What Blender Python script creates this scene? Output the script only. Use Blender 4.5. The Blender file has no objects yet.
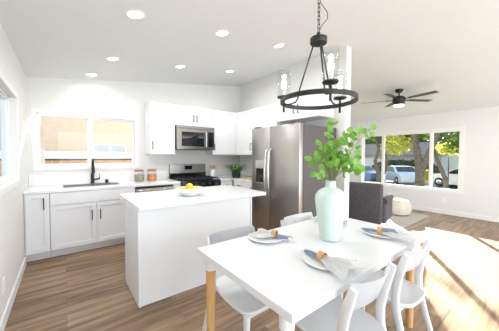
import bpy, bmesh, math, random
from mathutils import Vector, Matrix
random.seed(7)
S = bpy.context.scene
C = S.collection
PI = math.pi

# ------------------------------------------------------------------ camera
TH, PITCH, ROLL = 0.661, -0.033, 0.004
fw = Vector((math.sin(TH)*math.cos(PITCH), math.cos(TH)*math.cos(PITCH), math.sin(PITCH)))
r0 = fw.cross(Vector((0, 0, 1))).normalized()
u0 = r0.cross(fw).normalized()
rr = (r0 + ROLL*u0).normalized(); uu = (u0 - ROLL*r0).normalized()
cam_d = bpy.data.cameras.new('camera')
cam = bpy.data.objects.new('camera', cam_d); C.objects.link(cam)
M3 = Matrix((rr, uu, -fw)).transposed()
cam.matrix_world = Matrix.Translation((0, 0, 1.362)) @ M3.to_4x4()
cam_d.sensor_width = 36; cam_d.lens = 239.1/499*36; cam_d.shift_y = -1.55/499
cam_d.clip_start = 0.02; cam_d.clip_end = 300
S.camera = cam

# ------------------------------------------------------------------ world, sun, exposure
w = bpy.data.worlds.new('world'); S.world = w; w.use_nodes = True
nt = w.node_tree; nt.nodes.clear()
tc = nt.nodes.new('ShaderNodeTexCoord'); sp = nt.nodes.new('ShaderNodeSeparateXYZ')
rp = nt.nodes.new('ShaderNodeValToRGB'); bg = nt.nodes.new('ShaderNodeBackground'); ow = nt.nodes.new('ShaderNodeOutputWorld')
rp.color_ramp.elements[0].position = 0.0; rp.color_ramp.elements[0].color = (0.96, 0.97, 1.0, 1)
rp.color_ramp.elements[1].position = 0.8; rp.color_ramp.elements[1].color = (0.60, 0.76, 1.0, 1)
nt.links.new(tc.outputs['Generated'], sp.inputs[0]); nt.links.new(sp.outputs['Z'], rp.inputs[0])
nt.links.new(rp.outputs[0], bg.inputs['Color']); nt.links.new(bg.outputs[0], ow.inputs[0])
bg.inputs['Strength'].default_value = 1.15
SUN_AZ, SUN_EL = math.radians(57.5), math.radians(16.7)
sun_d = bpy.data.lights.new('sun', 'SUN'); sun_d.energy = 46; sun_d.angle = math.radians(0.6); sun_d.color = (1, 0.93, 0.82)
sun = bpy.data.objects.new('sun', sun_d); C.objects.link(sun)
sdir = Vector((math.sin(SUN_AZ)*math.cos(SUN_EL), math.cos(SUN_AZ)*math.cos(SUN_EL), math.sin(SUN_EL)))
sun.rotation_euler = sdir.to_track_quat('Z', 'Y').to_euler(); sun.location = sdir*30
S.view_settings.view_transform = 'Standard'; S.view_settings.look = 'None'
S.view_settings.gamma = 1; S.view_settings.use_curve_mapping = False
S.view_settings.exposure = 0.42
REAR_POWER = 84
CAN_POWER, BULB_POWER, FAN_POWER = 5.6, 0.6, 10

for x_, w2, e_ in ((1.45, 3.2, REAR_POWER), (5.15, 3.4, REAR_POWER*1.1)):  # area lamps added behind the camera as fill, standing in for rear daylight
    ad_ = bpy.data.lights.new('rear_fill', 'AREA'); ad_.shape = 'RECTANGLE'; ad_.size = w2; ad_.size_y = 2.2; ad_.energy = e_; ad_.color = (0.84, 0.92, 1.0)
    ao_ = bpy.data.objects.new('rear_fill', ad_); C.objects.link(ao_); ao_.location = (x_, -2.57, 1.2); ao_.rotation_euler = (PI/2, 0, 0)

# ------------------------------------------------------------------ materials
def mat(name, col, rough=0.5, metal=0.0, noise=0.0, scale=8, emit=None, es=0, bump=0.0, bscale=60, coat=0, stretch=None, spec=None):
    m = bpy.data.materials.new(name); m.use_nodes = True
    n = m.node_tree; b = n.nodes['Principled BSDF']
    b.inputs['Base Color'].default_value = (*col, 1); b.inputs['Roughness'].default_value = rough
    b.inputs['Metallic'].default_value = metal
    if spec is not None: b.inputs['Specular IOR Level'].default_value = spec
    if coat: b.inputs['Coat Weight'].default_value = coat
    if emit: b.inputs['Emission Color'].default_value = (*emit, 1); b.inputs['Emission Strength'].default_value = es
    t = n.nodes.new('ShaderNodeTexCoord'); mp = n.nodes.new('ShaderNodeMapping')
    n.links.new(t.outputs['Object'], mp.inputs[0])
    if stretch: mp.inputs['Scale'].default_value = stretch
    nz = n.nodes.new('ShaderNodeTexNoise'); nz.inputs['Scale'].default_value = scale; nz.inputs['Detail'].default_value = 4
    n.links.new(mp.outputs[0], nz.inputs['Vector'])
    r = n.nodes.new('ShaderNodeValToRGB')
    a = max(noise, 0.01)
    r.color_ramp.elements[0].position = 0.3; r.color_ramp.elements[1].position = 0.7
    r.color_ramp.elements[0].color = (*[max(0, c*(1-a)) for c in col], 1)
    r.color_ramp.elements[1].color = (*[min(1, c*(1+a)) for c in col], 1)
    n.links.new(nz.outputs['Fac'], r.inputs[0]); n.links.new(r.outputs[0], b.inputs['Base Color'])
    if bump:
        n2 = n.nodes.new('ShaderNodeTexNoise'); n2.inputs['Scale'].default_value = bscale; n2.inputs['Detail'].default_value = 3
        n.links.new(mp.outputs[0], n2.inputs['Vector'])
        bp = n.nodes.new('ShaderNodeBump'); bp.inputs['Strength'].default_value = bump; bp.inputs['Distance'].default_value = 0.01
        n.links.new(n2.outputs['Fac'], bp.inputs['Height']); n.links.new(bp.outputs[0], b.inputs['Normal'])
    return m

M = {}
M['wall'] = mat('warm white wall paint', (0.80, 0.79, 0.765), 0.85, noise=0.01)
M['ceiling'] = mat('flat white ceiling paint', (0.75, 0.75, 0.745), 0.95, noise=0.01)
M['trim'] = mat('white trim paint', (0.84, 0.84, 0.83), 0.5)
M['cab'] = mat('white cabinet lacquer', (0.82, 0.83, 0.85), 0.42)
M['quartz'] = mat('white quartz', (0.86, 0.86, 0.86), 0.16, noise=0.015, scale=5)
M['black'] = mat('matte black metal', (0.012, 0.012, 0.013), 0.5)
M['iron'] = mat('black iron', (0.016, 0.016, 0.018), 0.5, noise=0.2, scale=30)
M['steel'] = mat('brushed stainless steel', (0.42, 0.405, 0.385), 0.34, metal=1.0, noise=0.05, scale=3, stretch=(1, 1, 60))
M['steeld'] = mat('dark brushed steel', (0.27, 0.25, 0.23), 0.3, metal=1.0, noise=0.05, scale=3, stretch=(60, 1, 1))
M['steelh'] = mat('polished steel', (0.68, 0.67, 0.66), 0.2, metal=1.0)
M['fside'] = mat('grey appliance side', (0.10, 0.09, 0.088), 0.5, metal=0.2)
M['dark'] = mat('dark grey plastic', (0.05, 0.05, 0.055), 0.4)
M['bglass'] = mat('black glass', (0.012, 0.013, 0.016), 0.06)
M['table'] = mat('white lacquered table top', (0.80, 0.81, 0.83), 0.30)
M['chair'] = mat('white moulded plastic', (0.77, 0.785, 0.81), 0.38)
M['oak'] = mat('light oak', (0.62, 0.36, 0.15), 0.45, noise=0.18, scale=6, stretch=(6, 6, 0.6))
def translucent(m, f, col):
    n = m.node_tree; b = n.nodes['Principled BSDF']; o = [x for x in n.nodes if x.type == 'OUTPUT_MATERIAL'][0]
    t = n.nodes.new('ShaderNodeBsdfTranslucent'); t.inputs[0].default_value = (*col, 1)
    mx = n.nodes.new('ShaderNodeMixShader'); mx.inputs[0].default_value = f
    n.links.new(b.outputs[0], mx.inputs[1]); n.links.new(t.outputs[0], mx.inputs[2]); n.links.new(mx.outputs[0], o.inputs['Surface'])
M['capw'] = mat('white leg cap', (0.8, 0.81, 0.82), 0.4)
M['mint'] = mat('mint glazed ceramic', (0.60, 0.73, 0.68), 0.25, noise=0.04, scale=6)
M['leaf'] = mat('fresh green leaf', (0.17, 0.36, 0.055), 0.45, noise=0.5, scale=10)
M['leaf'].node_tree.nodes['Principled BSDF'].inputs['Transmission Weight'].default_value = 0.0
M['stem'] = mat('green brown stem', (0.16, 0.18, 0.07), 0.6, noise=0.2)
M['napw'] = mat('white linen napkin', (0.90, 0.90, 0.90), 0.9, bump=0.3, bscale=120)
M['napb'] = mat('blue grey linen', (0.40, 0.48, 0.60), 0.9, noise=0.15, scale=60, bump=0.4, bscale=150)
M['ring'] = mat('orange wood napkin ring', (0.72, 0.38, 0.14), 0.5, noise=0.2, scale=40)
M['china'] = mat('white glazed porcelain', (0.82, 0.85, 0.87), 0.15)
M['armchair'] = mat('dark grey woven upholstery', (0.10, 0.092, 0.10), 0.95, noise=0.25, scale=40, bump=0.5, bscale=180)
M['pouf'] = mat('cream knitted wool', (0.66, 0.60, 0.50), 0.95, noise=0.12, scale=30, bump=0.8, bscale=60)
M['rug'] = mat('pale grey beige wool rug', (0.50, 0.46, 0.41), 0.98, noise=0.12, scale=30, bump=0.8, bscale=90)
M['fanblade'] = mat('dark brown fan blade', (0.05, 0.045, 0.03), 0.35, noise=0.3, scale=4)
M['lens'] = mat('lit frosted lens', (1, 1, 1), 0.5, emit=(1, 0.97, 0.92), es=4)
M['flame'] = mat('lit flame bulb', (1, 1, 1), 0.5, emit=(1, 0.93, 0.82), es=14)
M['candle'] = mat('white candle sleeve', (0.85, 0.84, 0.82), 0.5)
M['lemon'] = mat('yellow lemon skin', (0.85, 0.62, 0.03), 0.4, noise=0.1, bump=0.3)
M['pasta'] = mat('orange red lentils', (0.72, 0.26, 0.11), 0.7, noise=0.5, scale=90)
M['beans'] = mat('mixed pale beans', (0.35, 0.33, 0.22), 0.7, noise=0.7, scale=110)
M['wood'] = mat('acacia wood', (0.34, 0.18, 0.09), 0.5, noise=0.25, scale=10)
M['lwood'] = mat('pale beech wood', (0.62, 0.44, 0.26), 0.5, noise=0.15, scale=10)
M['fern'] = mat('fern green', (0.09, 0.20, 0.05), 0.6, noise=0.4, scale=20)
M['pot'] = mat('dark blue grey pot', (0.045, 0.055, 0.07), 0.4)
M['soil'] = mat('dark soil', (0.03, 0.02, 0.015), 0.9)
M['stucco'] = mat('beige stucco', (0.60, 0.485, 0.375), 0.95, noise=0.08, scale=9, bump=0.5, bscale=30)
M['fencew'] = mat('orange brown fence wood', (0.58, 0.34, 0.20), 0.8, noise=0.2, scale=5)
M['concrete'] = mat('pale concrete', (0.55, 0.53, 0.50), 0.9, noise=0.1, scale=3)
M['asphalt'] = mat('grey asphalt', (0.12, 0.12, 0.125), 0.9, noise=0.15, scale=3)
M['grass'] = mat('lawn grass', (0.10, 0.16, 0.04), 0.95, noise=0.4, scale=6)
M['bark'] = mat('grey brown bark', (0.12, 0.095, 0.08), 0.95, noise=0.4, scale=9, bump=1, bscale=12)
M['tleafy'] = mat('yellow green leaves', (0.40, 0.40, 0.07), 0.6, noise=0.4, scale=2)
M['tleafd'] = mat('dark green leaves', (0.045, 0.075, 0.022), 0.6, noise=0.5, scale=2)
M['carw'] = mat('pale blue white car paint', (0.50, 0.58, 0.68), 0.25, coat=1)
M['carb'] = mat('blue car paint', (0.06, 0.14, 0.28), 0.25, coat=1)
M['carwhite'] = mat('white car paint', (0.66, 0.68, 0.70), 0.25, coat=1)
M['tyre'] = mat('tyre rubber', (0.02, 0.02, 0.02), 0.8)
M['roof'] = mat('grey brown roof shingle', (0.24, 0.20, 0.18), 0.9, noise=0.2, scale=4)
M['house'] = mat('grey beige house wall', (0.42, 0.40, 0.36), 0.9, noise=0.08)
M['housew'] = mat('white house wall', (0.62, 0.62, 0.62), 0.9, noise=0.05)
M['winw'] = mat('pale grey window pane', (0.42, 0.46, 0.50), 0.1)
M['outletw'] = mat('white outlet plastic', (0.86, 0.86, 0.85), 0.4)
M['hedge'] = mat('clipped hedge', (0.05, 0.09, 0.025), 0.9, noise=0.5, scale=12)

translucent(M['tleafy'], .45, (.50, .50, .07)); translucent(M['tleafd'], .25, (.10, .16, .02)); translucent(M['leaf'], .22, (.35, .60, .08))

def glassmat(name, refl=0.07, tint=(1, 1, 1)):
    m = bpy.data.materials.new(name); m.use_nodes = True; n = m.node_tree; n.nodes.clear()
    o = n.nodes.new('ShaderNodeOutputMaterial'); mx = n.nodes.new('ShaderNodeMixShader')
    t = n.nodes.new('ShaderNodeBsdfTransparent'); g = n.nodes.new('ShaderNodeBsdfGlossy'); fr = n.nodes.new('ShaderNodeLayerWeight')
    mu = n.nodes.new('ShaderNodeMath'); mu.operation = 'MULTIPLY_ADD'
    t.inputs[0].default_value = (*tint, 1); g.inputs['Roughness'].default_value = 0.01
    fr.inputs['Blend'].default_value = 0.25
    mu.inputs[1].default_value = 0.18; mu.inputs[2].default_value = refl*0.2
    n.links.new(fr.outputs['Facing'], mu.inputs[0]); n.links.new(mu.outputs[0], mx.inputs[0])
    n.links.new(t.outputs[0], mx.inputs[1]); n.links.new(g.outputs[0], mx.inputs[2]); n.links.new(mx.outputs[0], o.inputs[0])
    return m
M['glass'] = glassmat('clear window glass', 0.06, (0.97, 0.99, 0.99))
M['cglass'] = glassmat('clear cylinder glass', 0.05, (0.95, 0.96, 0.96))

def floormat():
    m = bpy.data.materials.new('oak plank floor'); m.use_nodes = True; n = m.node_tree; b = n.nodes['Principled BSDF']
    t = n.nodes.new('ShaderNodeTexCoord')
    br = n.nodes.new('ShaderNodeTexBrick'); n.links.new(t.outputs['Object'], br.inputs['Vector'])
    br.inputs['Scale'].default_value = 1.0; br.inputs['Brick Width'].default_value = 1.25; br.inputs['Row Height'].default_value = 0.18
    br.inputs['Mortar Size'].default_value = 0.0015; br.inputs['Mortar Smooth'].default_value = 0.3
    br.inputs['Color1'].default_value = (0.0, 0.0, 0.0, 1); br.inputs['Color2'].default_value = (1, 1, 1, 1); br.inputs['Mortar'].default_value = (0.5, 0.5, 0.5, 1)
    br.offset = 0.37
    mp = n.nodes.new('ShaderNodeMapping'); mp.inputs['Scale'].default_value = (0.8, 9, 1)
    n.links.new(t.outputs['Object'], mp.inputs[0])
    # offset the grain from plank to plank
    ad = n.nodes.new('ShaderNodeVectorMath'); ad.operation = 'MULTIPLY_ADD'
    ad.inputs[1].default_value = (7, 3, 0)
    n.links.new(br.outputs['Color'], ad.inputs[0]); n.links.new(mp.outputs[0], ad.inputs[2])
    nz = n.nodes.new('ShaderNodeTexNoise'); nz.inputs['Scale'].default_value = 1.6; nz.inputs['Detail'].default_value = 6; nz.inputs['Roughness'].default_value = 0.6
    n.links.new(ad.outputs[0], nz.inputs['Vector'])
    mix = n.nodes.new('ShaderNodeMath'); mix.operation = 'MULTIPLY_ADD'; mix.inputs[1].default_value = 0.16
    n.links.new(br.outputs['Color'], mix.inputs[0]); n.links.new(nz.outputs['Fac'], mix.inputs[2])
    r = n.nodes.new('ShaderNodeValToRGB')
    e = r.color_ramp.elements
    e[0].position = 0.38; e[0].color = (0.135, 0.080, 0.040, 1)
    e[1].position = 0.80; e[1].color = (0.45, 0.315, 0.195, 1)
    x = e.new(0.58); x.color = (0.275, 0.178, 0.102, 1)
    n.links.new(mix.outputs[0], r.inputs[0])
    mm = n.nodes.new('ShaderNodeMixRGB'); mm.blend_type = 'MULTIPLY'; mm.inputs[2].default_value = (0.45, 0.4, 0.38, 1)
    n.links.new(br.outputs['Fac'], mm.inputs[0]); n.links.new(r.outputs[0], mm.inputs[1])
    n.links.new(mm.outputs[0], b.inputs['Base Color'])
    b.inputs['Roughness'].default_value = 0.42
    return m
M['floor'] = floormat()

def sidingmat():
    m = mat('siding', (0.5, 0.5, 0.5)); return m

# ------------------------------------------------------------------ mesh helper
class MB:
    def __init__(self): self.b = bmesh.new()
    def box(self, x0, x1, y0, y1, z0, z1, bev=0.0, seg=2):
        t = bmesh.new()
        bmesh.ops.create_cube(t, size=1.0)
        for v in t.verts:
            v.co = Vector(((x0+x1)/2 + v.co.x*(x1-x0), (y0+y1)/2 + v.co.y*(y1-y0), (z0+z1)/2 + v.co.z*(z1-z0)))
        if bev: bmesh.ops.bevel(t, geom=t.edges[:], offset=bev, segments=seg, profile=0.5, affect='EDGES')
        self.merge(t); return self
    def merge(self, t, mtx=None):
        if mtx is not None: bmesh.ops.transform(t, matrix=mtx, verts=t.verts)
        me = bpy.data.meshes.new('t'); t.to_mesh(me); t.free(); self.b.from_mesh(me); bpy.data.meshes.remove(me); return self
    def tube(self, pts, rad, n=10, caps=True):
        pts = [Vector(p) for p in pts]
        rads = rad if isinstance(rad, (list, tuple)) else [rad]*len(pts)
        rings = []; up = None
        for i, p in enumerate(pts):
            d = (pts[min(i+1, len(pts)-1)] - pts[max(i-1, 0)]).normalized()
            if up is None:
                up = Vector((0, 0, 1)) if abs(d.z) < 0.9 else Vector((1, 0, 0))
            a = (up - d*up.dot(d)).normalized(); b_ = d.cross(a); up = a
            rings.append([self.b.verts.new(p + (a*math.cos(2*PI*k/n) + b_*math.sin(2*PI*k/n))*rads[i]) for k in range(n)])
        for i in range(len(rings)-1):
            for k in range(n):
                self.b.faces.new((rings[i][k], rings[i][(k+1) % n], rings[i+1][(k+1) % n], rings[i+1][k]))
        if caps:
            self.b.faces.new(rings[0][::-1]); self.b.faces.new(rings[-1])
        return self
    def sweep(self, pts, dims, n=12, side=None):
        """flattened-oval sweep: dims = (half width along 'side', half thickness) per point"""
        pts = [Vector(p) for p in pts]; rings = []
        for i, p in enumerate(pts):
            d = (pts[min(i+1, len(pts)-1)] - pts[max(i-1, 0)]).normalized()
            s = Vector(side[i] if isinstance(side, list) else side)
            a = (s - d*s.dot(d)).normalized(); b_ = d.cross(a); hw, ht = dims[i]
            ring = []
            for k in range(n):
                t = 2*PI*k/n; cs, sn = math.cos(t), math.sin(t)
                ex = 0.55
                cx_ = math.copysign(abs(cs)**ex, cs); sy = math.copysign(abs(sn)**ex, sn)
                ring.append(self.b.verts.new(p + a*hw*cx_ + b_*ht*sy))
            rings.append(ring)
        for i in range(len(rings)-1):
            for k in range(n):
                self.b.faces.new((rings[i][k], rings[i][(k+1) % n], rings[i+1][(k+1) % n], rings[i+1][k]))
        self.b.faces.new(rings[0][::-1]); self.b.faces.new(rings[-1]); return self
    def lathe(self, prof, c=(0, 0, 0), n=28, axis='z', closed=False, wob=None):
        rings = []
        for r, z in prof:
            ring = []
            for k in range(n):
                t = 2*PI*k/n; rr_ = max(r, 1e-5)*(1 + (wob(t, z) if wob else 0))
                x, y = rr_*math.cos(t), rr_*math.sin(t)
                co = (x, y, z) if axis == 'z' else ((z, x, y) if axis == 'x' else (x, z, y))
                ring.append(self.b.verts.new(Vector(co)+Vector(c)))
            rings.append(ring)
        seq = list(range(len(rings)-1))
        for i in seq:
            for k in range(n): self.b.faces.new((rings[i][k], rings[i][(k+1) % n], rings[i+1][(k+1) % n], rings[i+1][k]))
        if closed:
            for k in range(n): self.b.faces.new((rings[-1][k], rings[-1][(k+1) % n], rings[0][(k+1) % n], rings[0][k]))
        else:
            if prof[0][0] > 1e-4: self.b.faces.new(rings[0][::-1])
            if prof[-1][0] > 1e-4: self.b.faces.new(rings[-1])
        return self
    def prism(self, poly, a, b_, axis='z'):
        def co(p, h):
            return {'z': (p[0], p[1], h), 'y': (p[0], h, p[1]), 'x': (h, p[0], p[1])}[axis]
        lo = [self.b.verts.new(co(p, a)) for p in poly]; hi = [self.b.verts.new(co(p, b_)) for p in poly]
        n = len(poly)
        self.b.faces.new(lo[::-1]); self.b.faces.new(hi)
        for k in range(n): self.b.faces.new((lo[k], lo[(k+1) % n], hi[(k+1) % n], hi[k]))
        return self
    def ball(self, c, r, sc=(1, 1, 1), n=2, rot=None):
        t = bmesh.new(); bmesh.ops.create_icosphere(t, subdivisions=n, radius=r)
        m = Matrix.Translation(c) @ (rot.to_matrix().to_4x4() if rot else Matrix.Identity(4)) @ Matrix.Diagonal((*sc, 1))
        return self.merge(t, m)
    def grid(self, fn, nu, nv, thick=0.0):
        vs = [[self.b.verts.new(fn(i/(nu-1), j/(nv-1))) for j in range(nv)] for i in range(nu)]
        fs = []
        for i in range(nu-1):
            for j in range(nv-1): fs.append(self.b.faces.new((vs[i][j], vs[i+1][j], vs[i+1][j+1], vs[i][j+1])))
        if thick: bmesh.ops.solidify(self.b, geom=fs, thickness=thick)
        return self
    def build(self, name, m, parent=None, smooth=False, label=None, cat=None, group=None, kind=None, loc=None, rot=None, angle=40):
        bmesh.ops.recalc_face_normals(self.b, faces=self.b.faces[:])
        me = bpy.data.meshes.new(name); self.b.to_mesh(me); self.b.free()
        o = bpy.data.objects.new(name, me); C.objects.link(o)
        me.materials.append(M[m] if isinstance(m, str) else m)
        if smooth:
            for p in me.polygons: p.use_smooth = True
            try: me.set_sharp_from_angle(angle=math.radians(angle))
            except Exception: pass
        if parent: o.parent = parent
        if loc: o.location = loc
        if rot: o.rotation_euler = rot
        tag(o, label, cat, group, kind); return o

def tag(o, label=None, cat=None, group=None, kind=None):
    if label: o['label'] = label
    if cat: o['category'] = cat
    if group: o['group'] = group
    if kind: o['kind'] = kind
    return o
def thing(name, label, cat, loc=(0, 0, 0), rz=0, group=None, rot=None):
    o = bpy.data.objects.new(name, None); C.objects.link(o); o.location = loc
    o.rotation_euler = rot or (0, 0, rz); o.empty_display_size = 0.1
    return tag(o, label, cat, group)
def dup(root, loc, rz=None, label=None, rot=None):
    r = root.copy(); C.objects.link(r); r.location = loc
    if rz is not None: r.rotation_euler = (0, 0, rz)
    if rot: r.rotation_euler = rot
    if label: r['label'] = label
    for ch in list(root.children):
        c = ch.copy(); C.objects.link(c); c.parent = r
        for g in list(ch.children):
            d = g.copy(); C.objects.link(d); d.parent = c
    return r
def struct(mb, name, m, smooth=False): return mb.build(name, m, None, smooth, kind='structure')

# ------------------------------------------------------------------ room shell
XL, XR, XK, YB, YE, YR = -0.401, 7.137, 3.32, 4.644, 1.945, -2.6
ZL, ZRIDGE, ZR = 2.472, 3.003, 2.421
T = 0.12
def ceil(x): return ZL + (ZRIDGE-ZL)*(x-XL)/(XK-XL) if x <= XK else ZRIDGE + (ZR-ZRIDGE)*(x-XK)/(XR-XK)

struct(MB().box(XL-T, XR+T, YR-T, YB+T, -0.1, 0), 'floor', 'floor')
struct(MB().prism([(XL-T, ceil(XL-T)), (XK, ZRIDGE), (XR+T, ceil(XR+T)), (XR+T, ceil(XR+T)+.15), (XK, ZRIDGE+.15), (XL-T, ceil(XL-T)+.15)], YR-T, YB+T, 'y'), 'ceiling', 'ceiling')

def wall_along_y(name, x0, x1, ztop, y0, y1, holes):
    mb = MB(); ys = sorted({y0, y1, *[h[0] for h in holes], *[h[1] for h in holes]})
    for a, b in zip(ys[:-1], ys[1:]):
        hs = sorted([h for h in holes if h[0] <= a+1e-6 and h[1] >= b-1e-6], key=lambda h: h[2]); z = 0
        for h in hs:
            if h[2] > z: mb.box(x0, x1, a, b, z, h[2])
            z = h[3]
        if z < ztop: mb.box(x0, x1, a, b, z, ztop)
    return struct(mb, name, 'wall')
def wall_along_x(name, y0, y1, x0, x1, holes):
    mb = MB(); xs = sorted({x0, x1, *[c for c in (XK,) if x0 < c < x1], *[h[0] for h in holes], *[h[1] for h in holes]})
    for a, b in zip(xs[:-1], xs[1:]):
        hs = sorted([h for h in holes if h[0] <= a+1e-6 and h[1] >= b-1e-6], key=lambda h: h[2]); z = 0
        for h in hs:
            if h[2] > z: mb.box(a, b, y0, y1, z, h[2])
            z = h[3]
        mb.prism([(a, z), (b, z), (b, ceil(b)), (a, ceil(a))], y0, y1, 'y')
    return struct(mb, name, 'wall')

W1 = (-0.30, 1.01, 1.19, 1.985)       # kitchen window opening x0 x1 z0 z1
W2 = (1.36, 3.62, 0.56, 1.985)        # living window opening y0 y1 z0 z1
W3 = (2.25, 3.62, 1.10, 1.98)         # left wall window
wall_along_x('wall_back', YB, YB+T, XL-T, XR+T, [W1])
wall_along_y('wall_left', XL-T, XL, ZL, YR-T, YB, [W3])
wall_along_y('wall_right', XR, XR+T, ZR, YR-T, YB, [W2])
wall_along_x('wall_rear', YR-T, YR, XL-T, XR+T, [(-0.2, 3.1, 0.0, 2.3), (3.4, 6.9, 0.0, 2.3)])
struct(MB().prism([(XK, 0), (XK+0.13, 0), (XK+0.13, ceil(XK+.13)), (XK, ZRIDGE)], YE, YB, 'y'), 'wall_kitchen', 'wall')

def baseboard(name, segs): 
    mb = MB()
    for s in segs: mb.box(*s, bev=0.003, seg=1)
    return struct(mb, name, 'trim')
bh = 0.10
baseboard('baseboard_left', [(XL, XL+.014, YR, 4.03, 0, bh)])
baseboard('baseboard_right', [(XR-.014, XR, YR, YB, 0, bh)])
baseboard('baseboard_back', [(XK+.13, XR-.014, YB-.014, YB, 0, bh)])
baseboard('baseboard_kitchen', [(XK, XK+.13, YE-.014, YE, 0, bh), (XK+.13, XK+.144, YE-.014, YB-.014, 0, bh)])

def window_parts(name, axis, plane_in, depth, a0, a1, z0, z1, mull, casing, sash=0.035, inward=1, sill=True):
    """axis 'x': opening runs along x in a wall of constant y; axis 'y': along y in a wall of constant x"""
    root = thing(name, None, None); root['kind'] = 'structure'
    def bx(mb, u0, u1, v0, v1, zz0, zz1, bev=0):
        v0, v1 = sorted((v0, v1))
        return mb.box(u0, u1, v0, v1, zz0, zz1, bev, 1) if axis == 'x' else mb.box(v0, v1, u0, u1, zz0, zz1, bev, 1)
    c = MB(); p = plane_in; q = plane_in - inward*0.016
    bx(c, a0-casing, a1+casing, q, p, z1, z1+casing, .002); bx(c, a0-casing, a0, q, p, z0-casing, z1, .002)
    bx(c, a1, a1+casing, q, p, z0-casing, z1, .002); bx(c, a0, a1, q, p, z0-casing, z0, .002)
    c.build('window_casing', 'trim', root)
    f = MB(); d0, d1 = plane_in + inward*0.05, plane_in + inward*(depth-0.01)
    fr = 0.022
    bx(f, a0, a1, d0, d1, z1-fr, z1); bx(f, a0, a1, d0, d1, z0, z0+fr); bx(f, a0, a0+fr, d0, d1, z0+fr, z1-fr); bx(f, a1-fr, a1, d0, d1, z0+fr, z1-fr)
    for m_ in mull: bx(f, m_-0.028, m_+0.028, d0, d1, z0+fr, z1-fr)
    f.build('window_frame', 'trim', root)
    edges = [a0] + list(mull) + [a1]
    for i, (e0, e1) in enumerate(zip(edges[:-1], edges[1:])):
        e0_, e1_ = e0 + (fr if i == 0 else 0.028), e1 - (fr if i == len(edges)-2 else 0.028)
        s = MB(); t0, t1 = plane_in+inward*0.065, plane_in+inward*0.09
        bx(s, e0_, e1_, t0, t1, z0+fr, z0+fr+sash); bx(s, e0_, e1_, t0, t1, z1-fr-sash*.6, z1-fr)
        bx(s, e0_, e0_+sash*.6, t0, t1, z0+fr+sash, z1-fr-sash*.6); bx(s, e1_-sash*.6, e1_, t0, t1, z0+fr+sash, z1-fr-sash*.6)
        so = s.build('window_sash', 'trim', root)
        g = MB(); bx(g, e0_+sash*.6, e1_-sash*.6, plane_in+inward*.076, plane_in+inward*.080, z0+fr+sash, z1-fr-sash*.6)
        g.build('pane', 'glass', so)
    return root
window_parts('window_1', 'x', YB, T, *W1, [0.35], 0.055, sash=0.02, inward=1)
window_parts('window_2', 'y', XR, T, *W2, [1.92, 3.05], 0.06, sash=0.02, inward=1)
window_parts('window_3', 'y', XL, T, *W3, [2.9], 0.06, sash=0.03, inward=-1)

# ------------------------------------------------------------------ recessed ceiling lights
slopeL = math.atan((ZRIDGE-ZL)/(XK-XL))
def can(x, y, label):
    z = ceil(x)
    t = thing('recessed_light', label, 'ceiling light', (x, y, z), rot=(0, -slopeL, 0), group='recessed lights in the kitchen ceiling')
    MB().lathe([(0.062, -0.001), (0.064, -0.008), (0.082, -0.006), (0.086, -0.001)], n=32, closed=True).build('trim_ring', 'trim', t, True)
    MB().lathe([(0.0, -0.004), (0.062, -0.004), (0.062, -0.001), (0.0, -0.001)], n=32).build('lens', 'lens', t, True)
    ld = bpy.data.lights.new('can_lamp', 'AREA'); ld.shape = 'DISK'; ld.size = 0.12; ld.energy = CAN_POWER*(0.35 if y > 4 else 1); ld.color = (1, 0.985, 0.97); ld.spread = math.radians(165)
    lo = bpy.data.objects.new('can_lamp', ld); C.objects.link(lo); lo.parent = t; lo.location = (0, 0, -0.012)
    return t
can(0.52, 2.31, 'largest round recessed ceiling light, above the near-left end of the island')
can(1.42, 2.33, 'round recessed ceiling light, middle one of the near row')
can(2.33, 2.36, 'round recessed ceiling light of the near row, nearest the chandelier')
can(0.52, 3.53, 'round recessed ceiling light, left end of the far row above the dishwasher')
can(1.44, 3.59, 'round recessed ceiling light of the far row, in front of the microwave')
can(2.35, 3.60, 'round recessed ceiling light at the kitchen corner end of the far row')
can(0.35, 4.33, 'round recessed ceiling light closest to the window, over the sink')

# ------------------------------------------------------------------ kitchen cabinets
def shaker(parent, x0, x1, z0, z1, y=0, name='door', edge_strip=0.055):
    g = 0.0018; x0 += g; x1 -= g; z0 += g; z1 -= g
    mb = MB(); r = min(edge_strip, (x1-x0)*.32, (z1-z0)*.32)
    mb.box(x0, x0+r, y-.02, y, z0, z1, .0015, 1).box(x1-r, x1, y-.02, y, z0, z1, .0015, 1)
    mb.box(x0+r, x1-r, y-.02, y, z1-r, z1, .0015, 1).box(x0+r, x1-r, y-.02, y, z0, z0+r, .0015, 1)
    mb.box(x0+r-.001, x1-r+.001, y-.009, y, z0+r-.001, z1-r+.001)
    return mb.build(name, 'cab', parent)
def slab(parent, x0, x1, z0, z1, y=0, name='drawer'):
    g = .0018
    return MB().box(x0+g, x1-g, y-.02, y, z0+g, z1-g, .002, 1).build(name, 'cab', parent)
def bar_handle(parent, x, z0, z1, y=-.02, horiz=False, m='black', label='black bar handle'):
    mb = MB(); h = .028
    if not horiz:
        mb.box(x-.006, x+.006, y-h-.008, y-h+.002, z0, z1, .002, 1)
        for z in (z0+.015, z1-.015): mb.box(x-.004, x+.004, y-h, y, z-.004, z+.004)
    else:
        mb.box(z0, z1, y-h-.008, y-h+.002, x-.006, x+.006, .002, 1)
        for q in (z0+.015, z1-.015): mb.box(q-.004, q+.004, y-h, y, x-.004, x+.004)
    return mb.build('handle', m, parent, label=label)
def base_carcass(root, w, d=.60, zt=.874, toe=.075):
    MB().box(0, w, 0.0, d, .11, zt).build('carcass', 'cab', root)
    MB().box(0, w, toe, toe+.018, 0.0, .11).build('toe_kick', 'cab', root)
YF = 4.035
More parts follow.
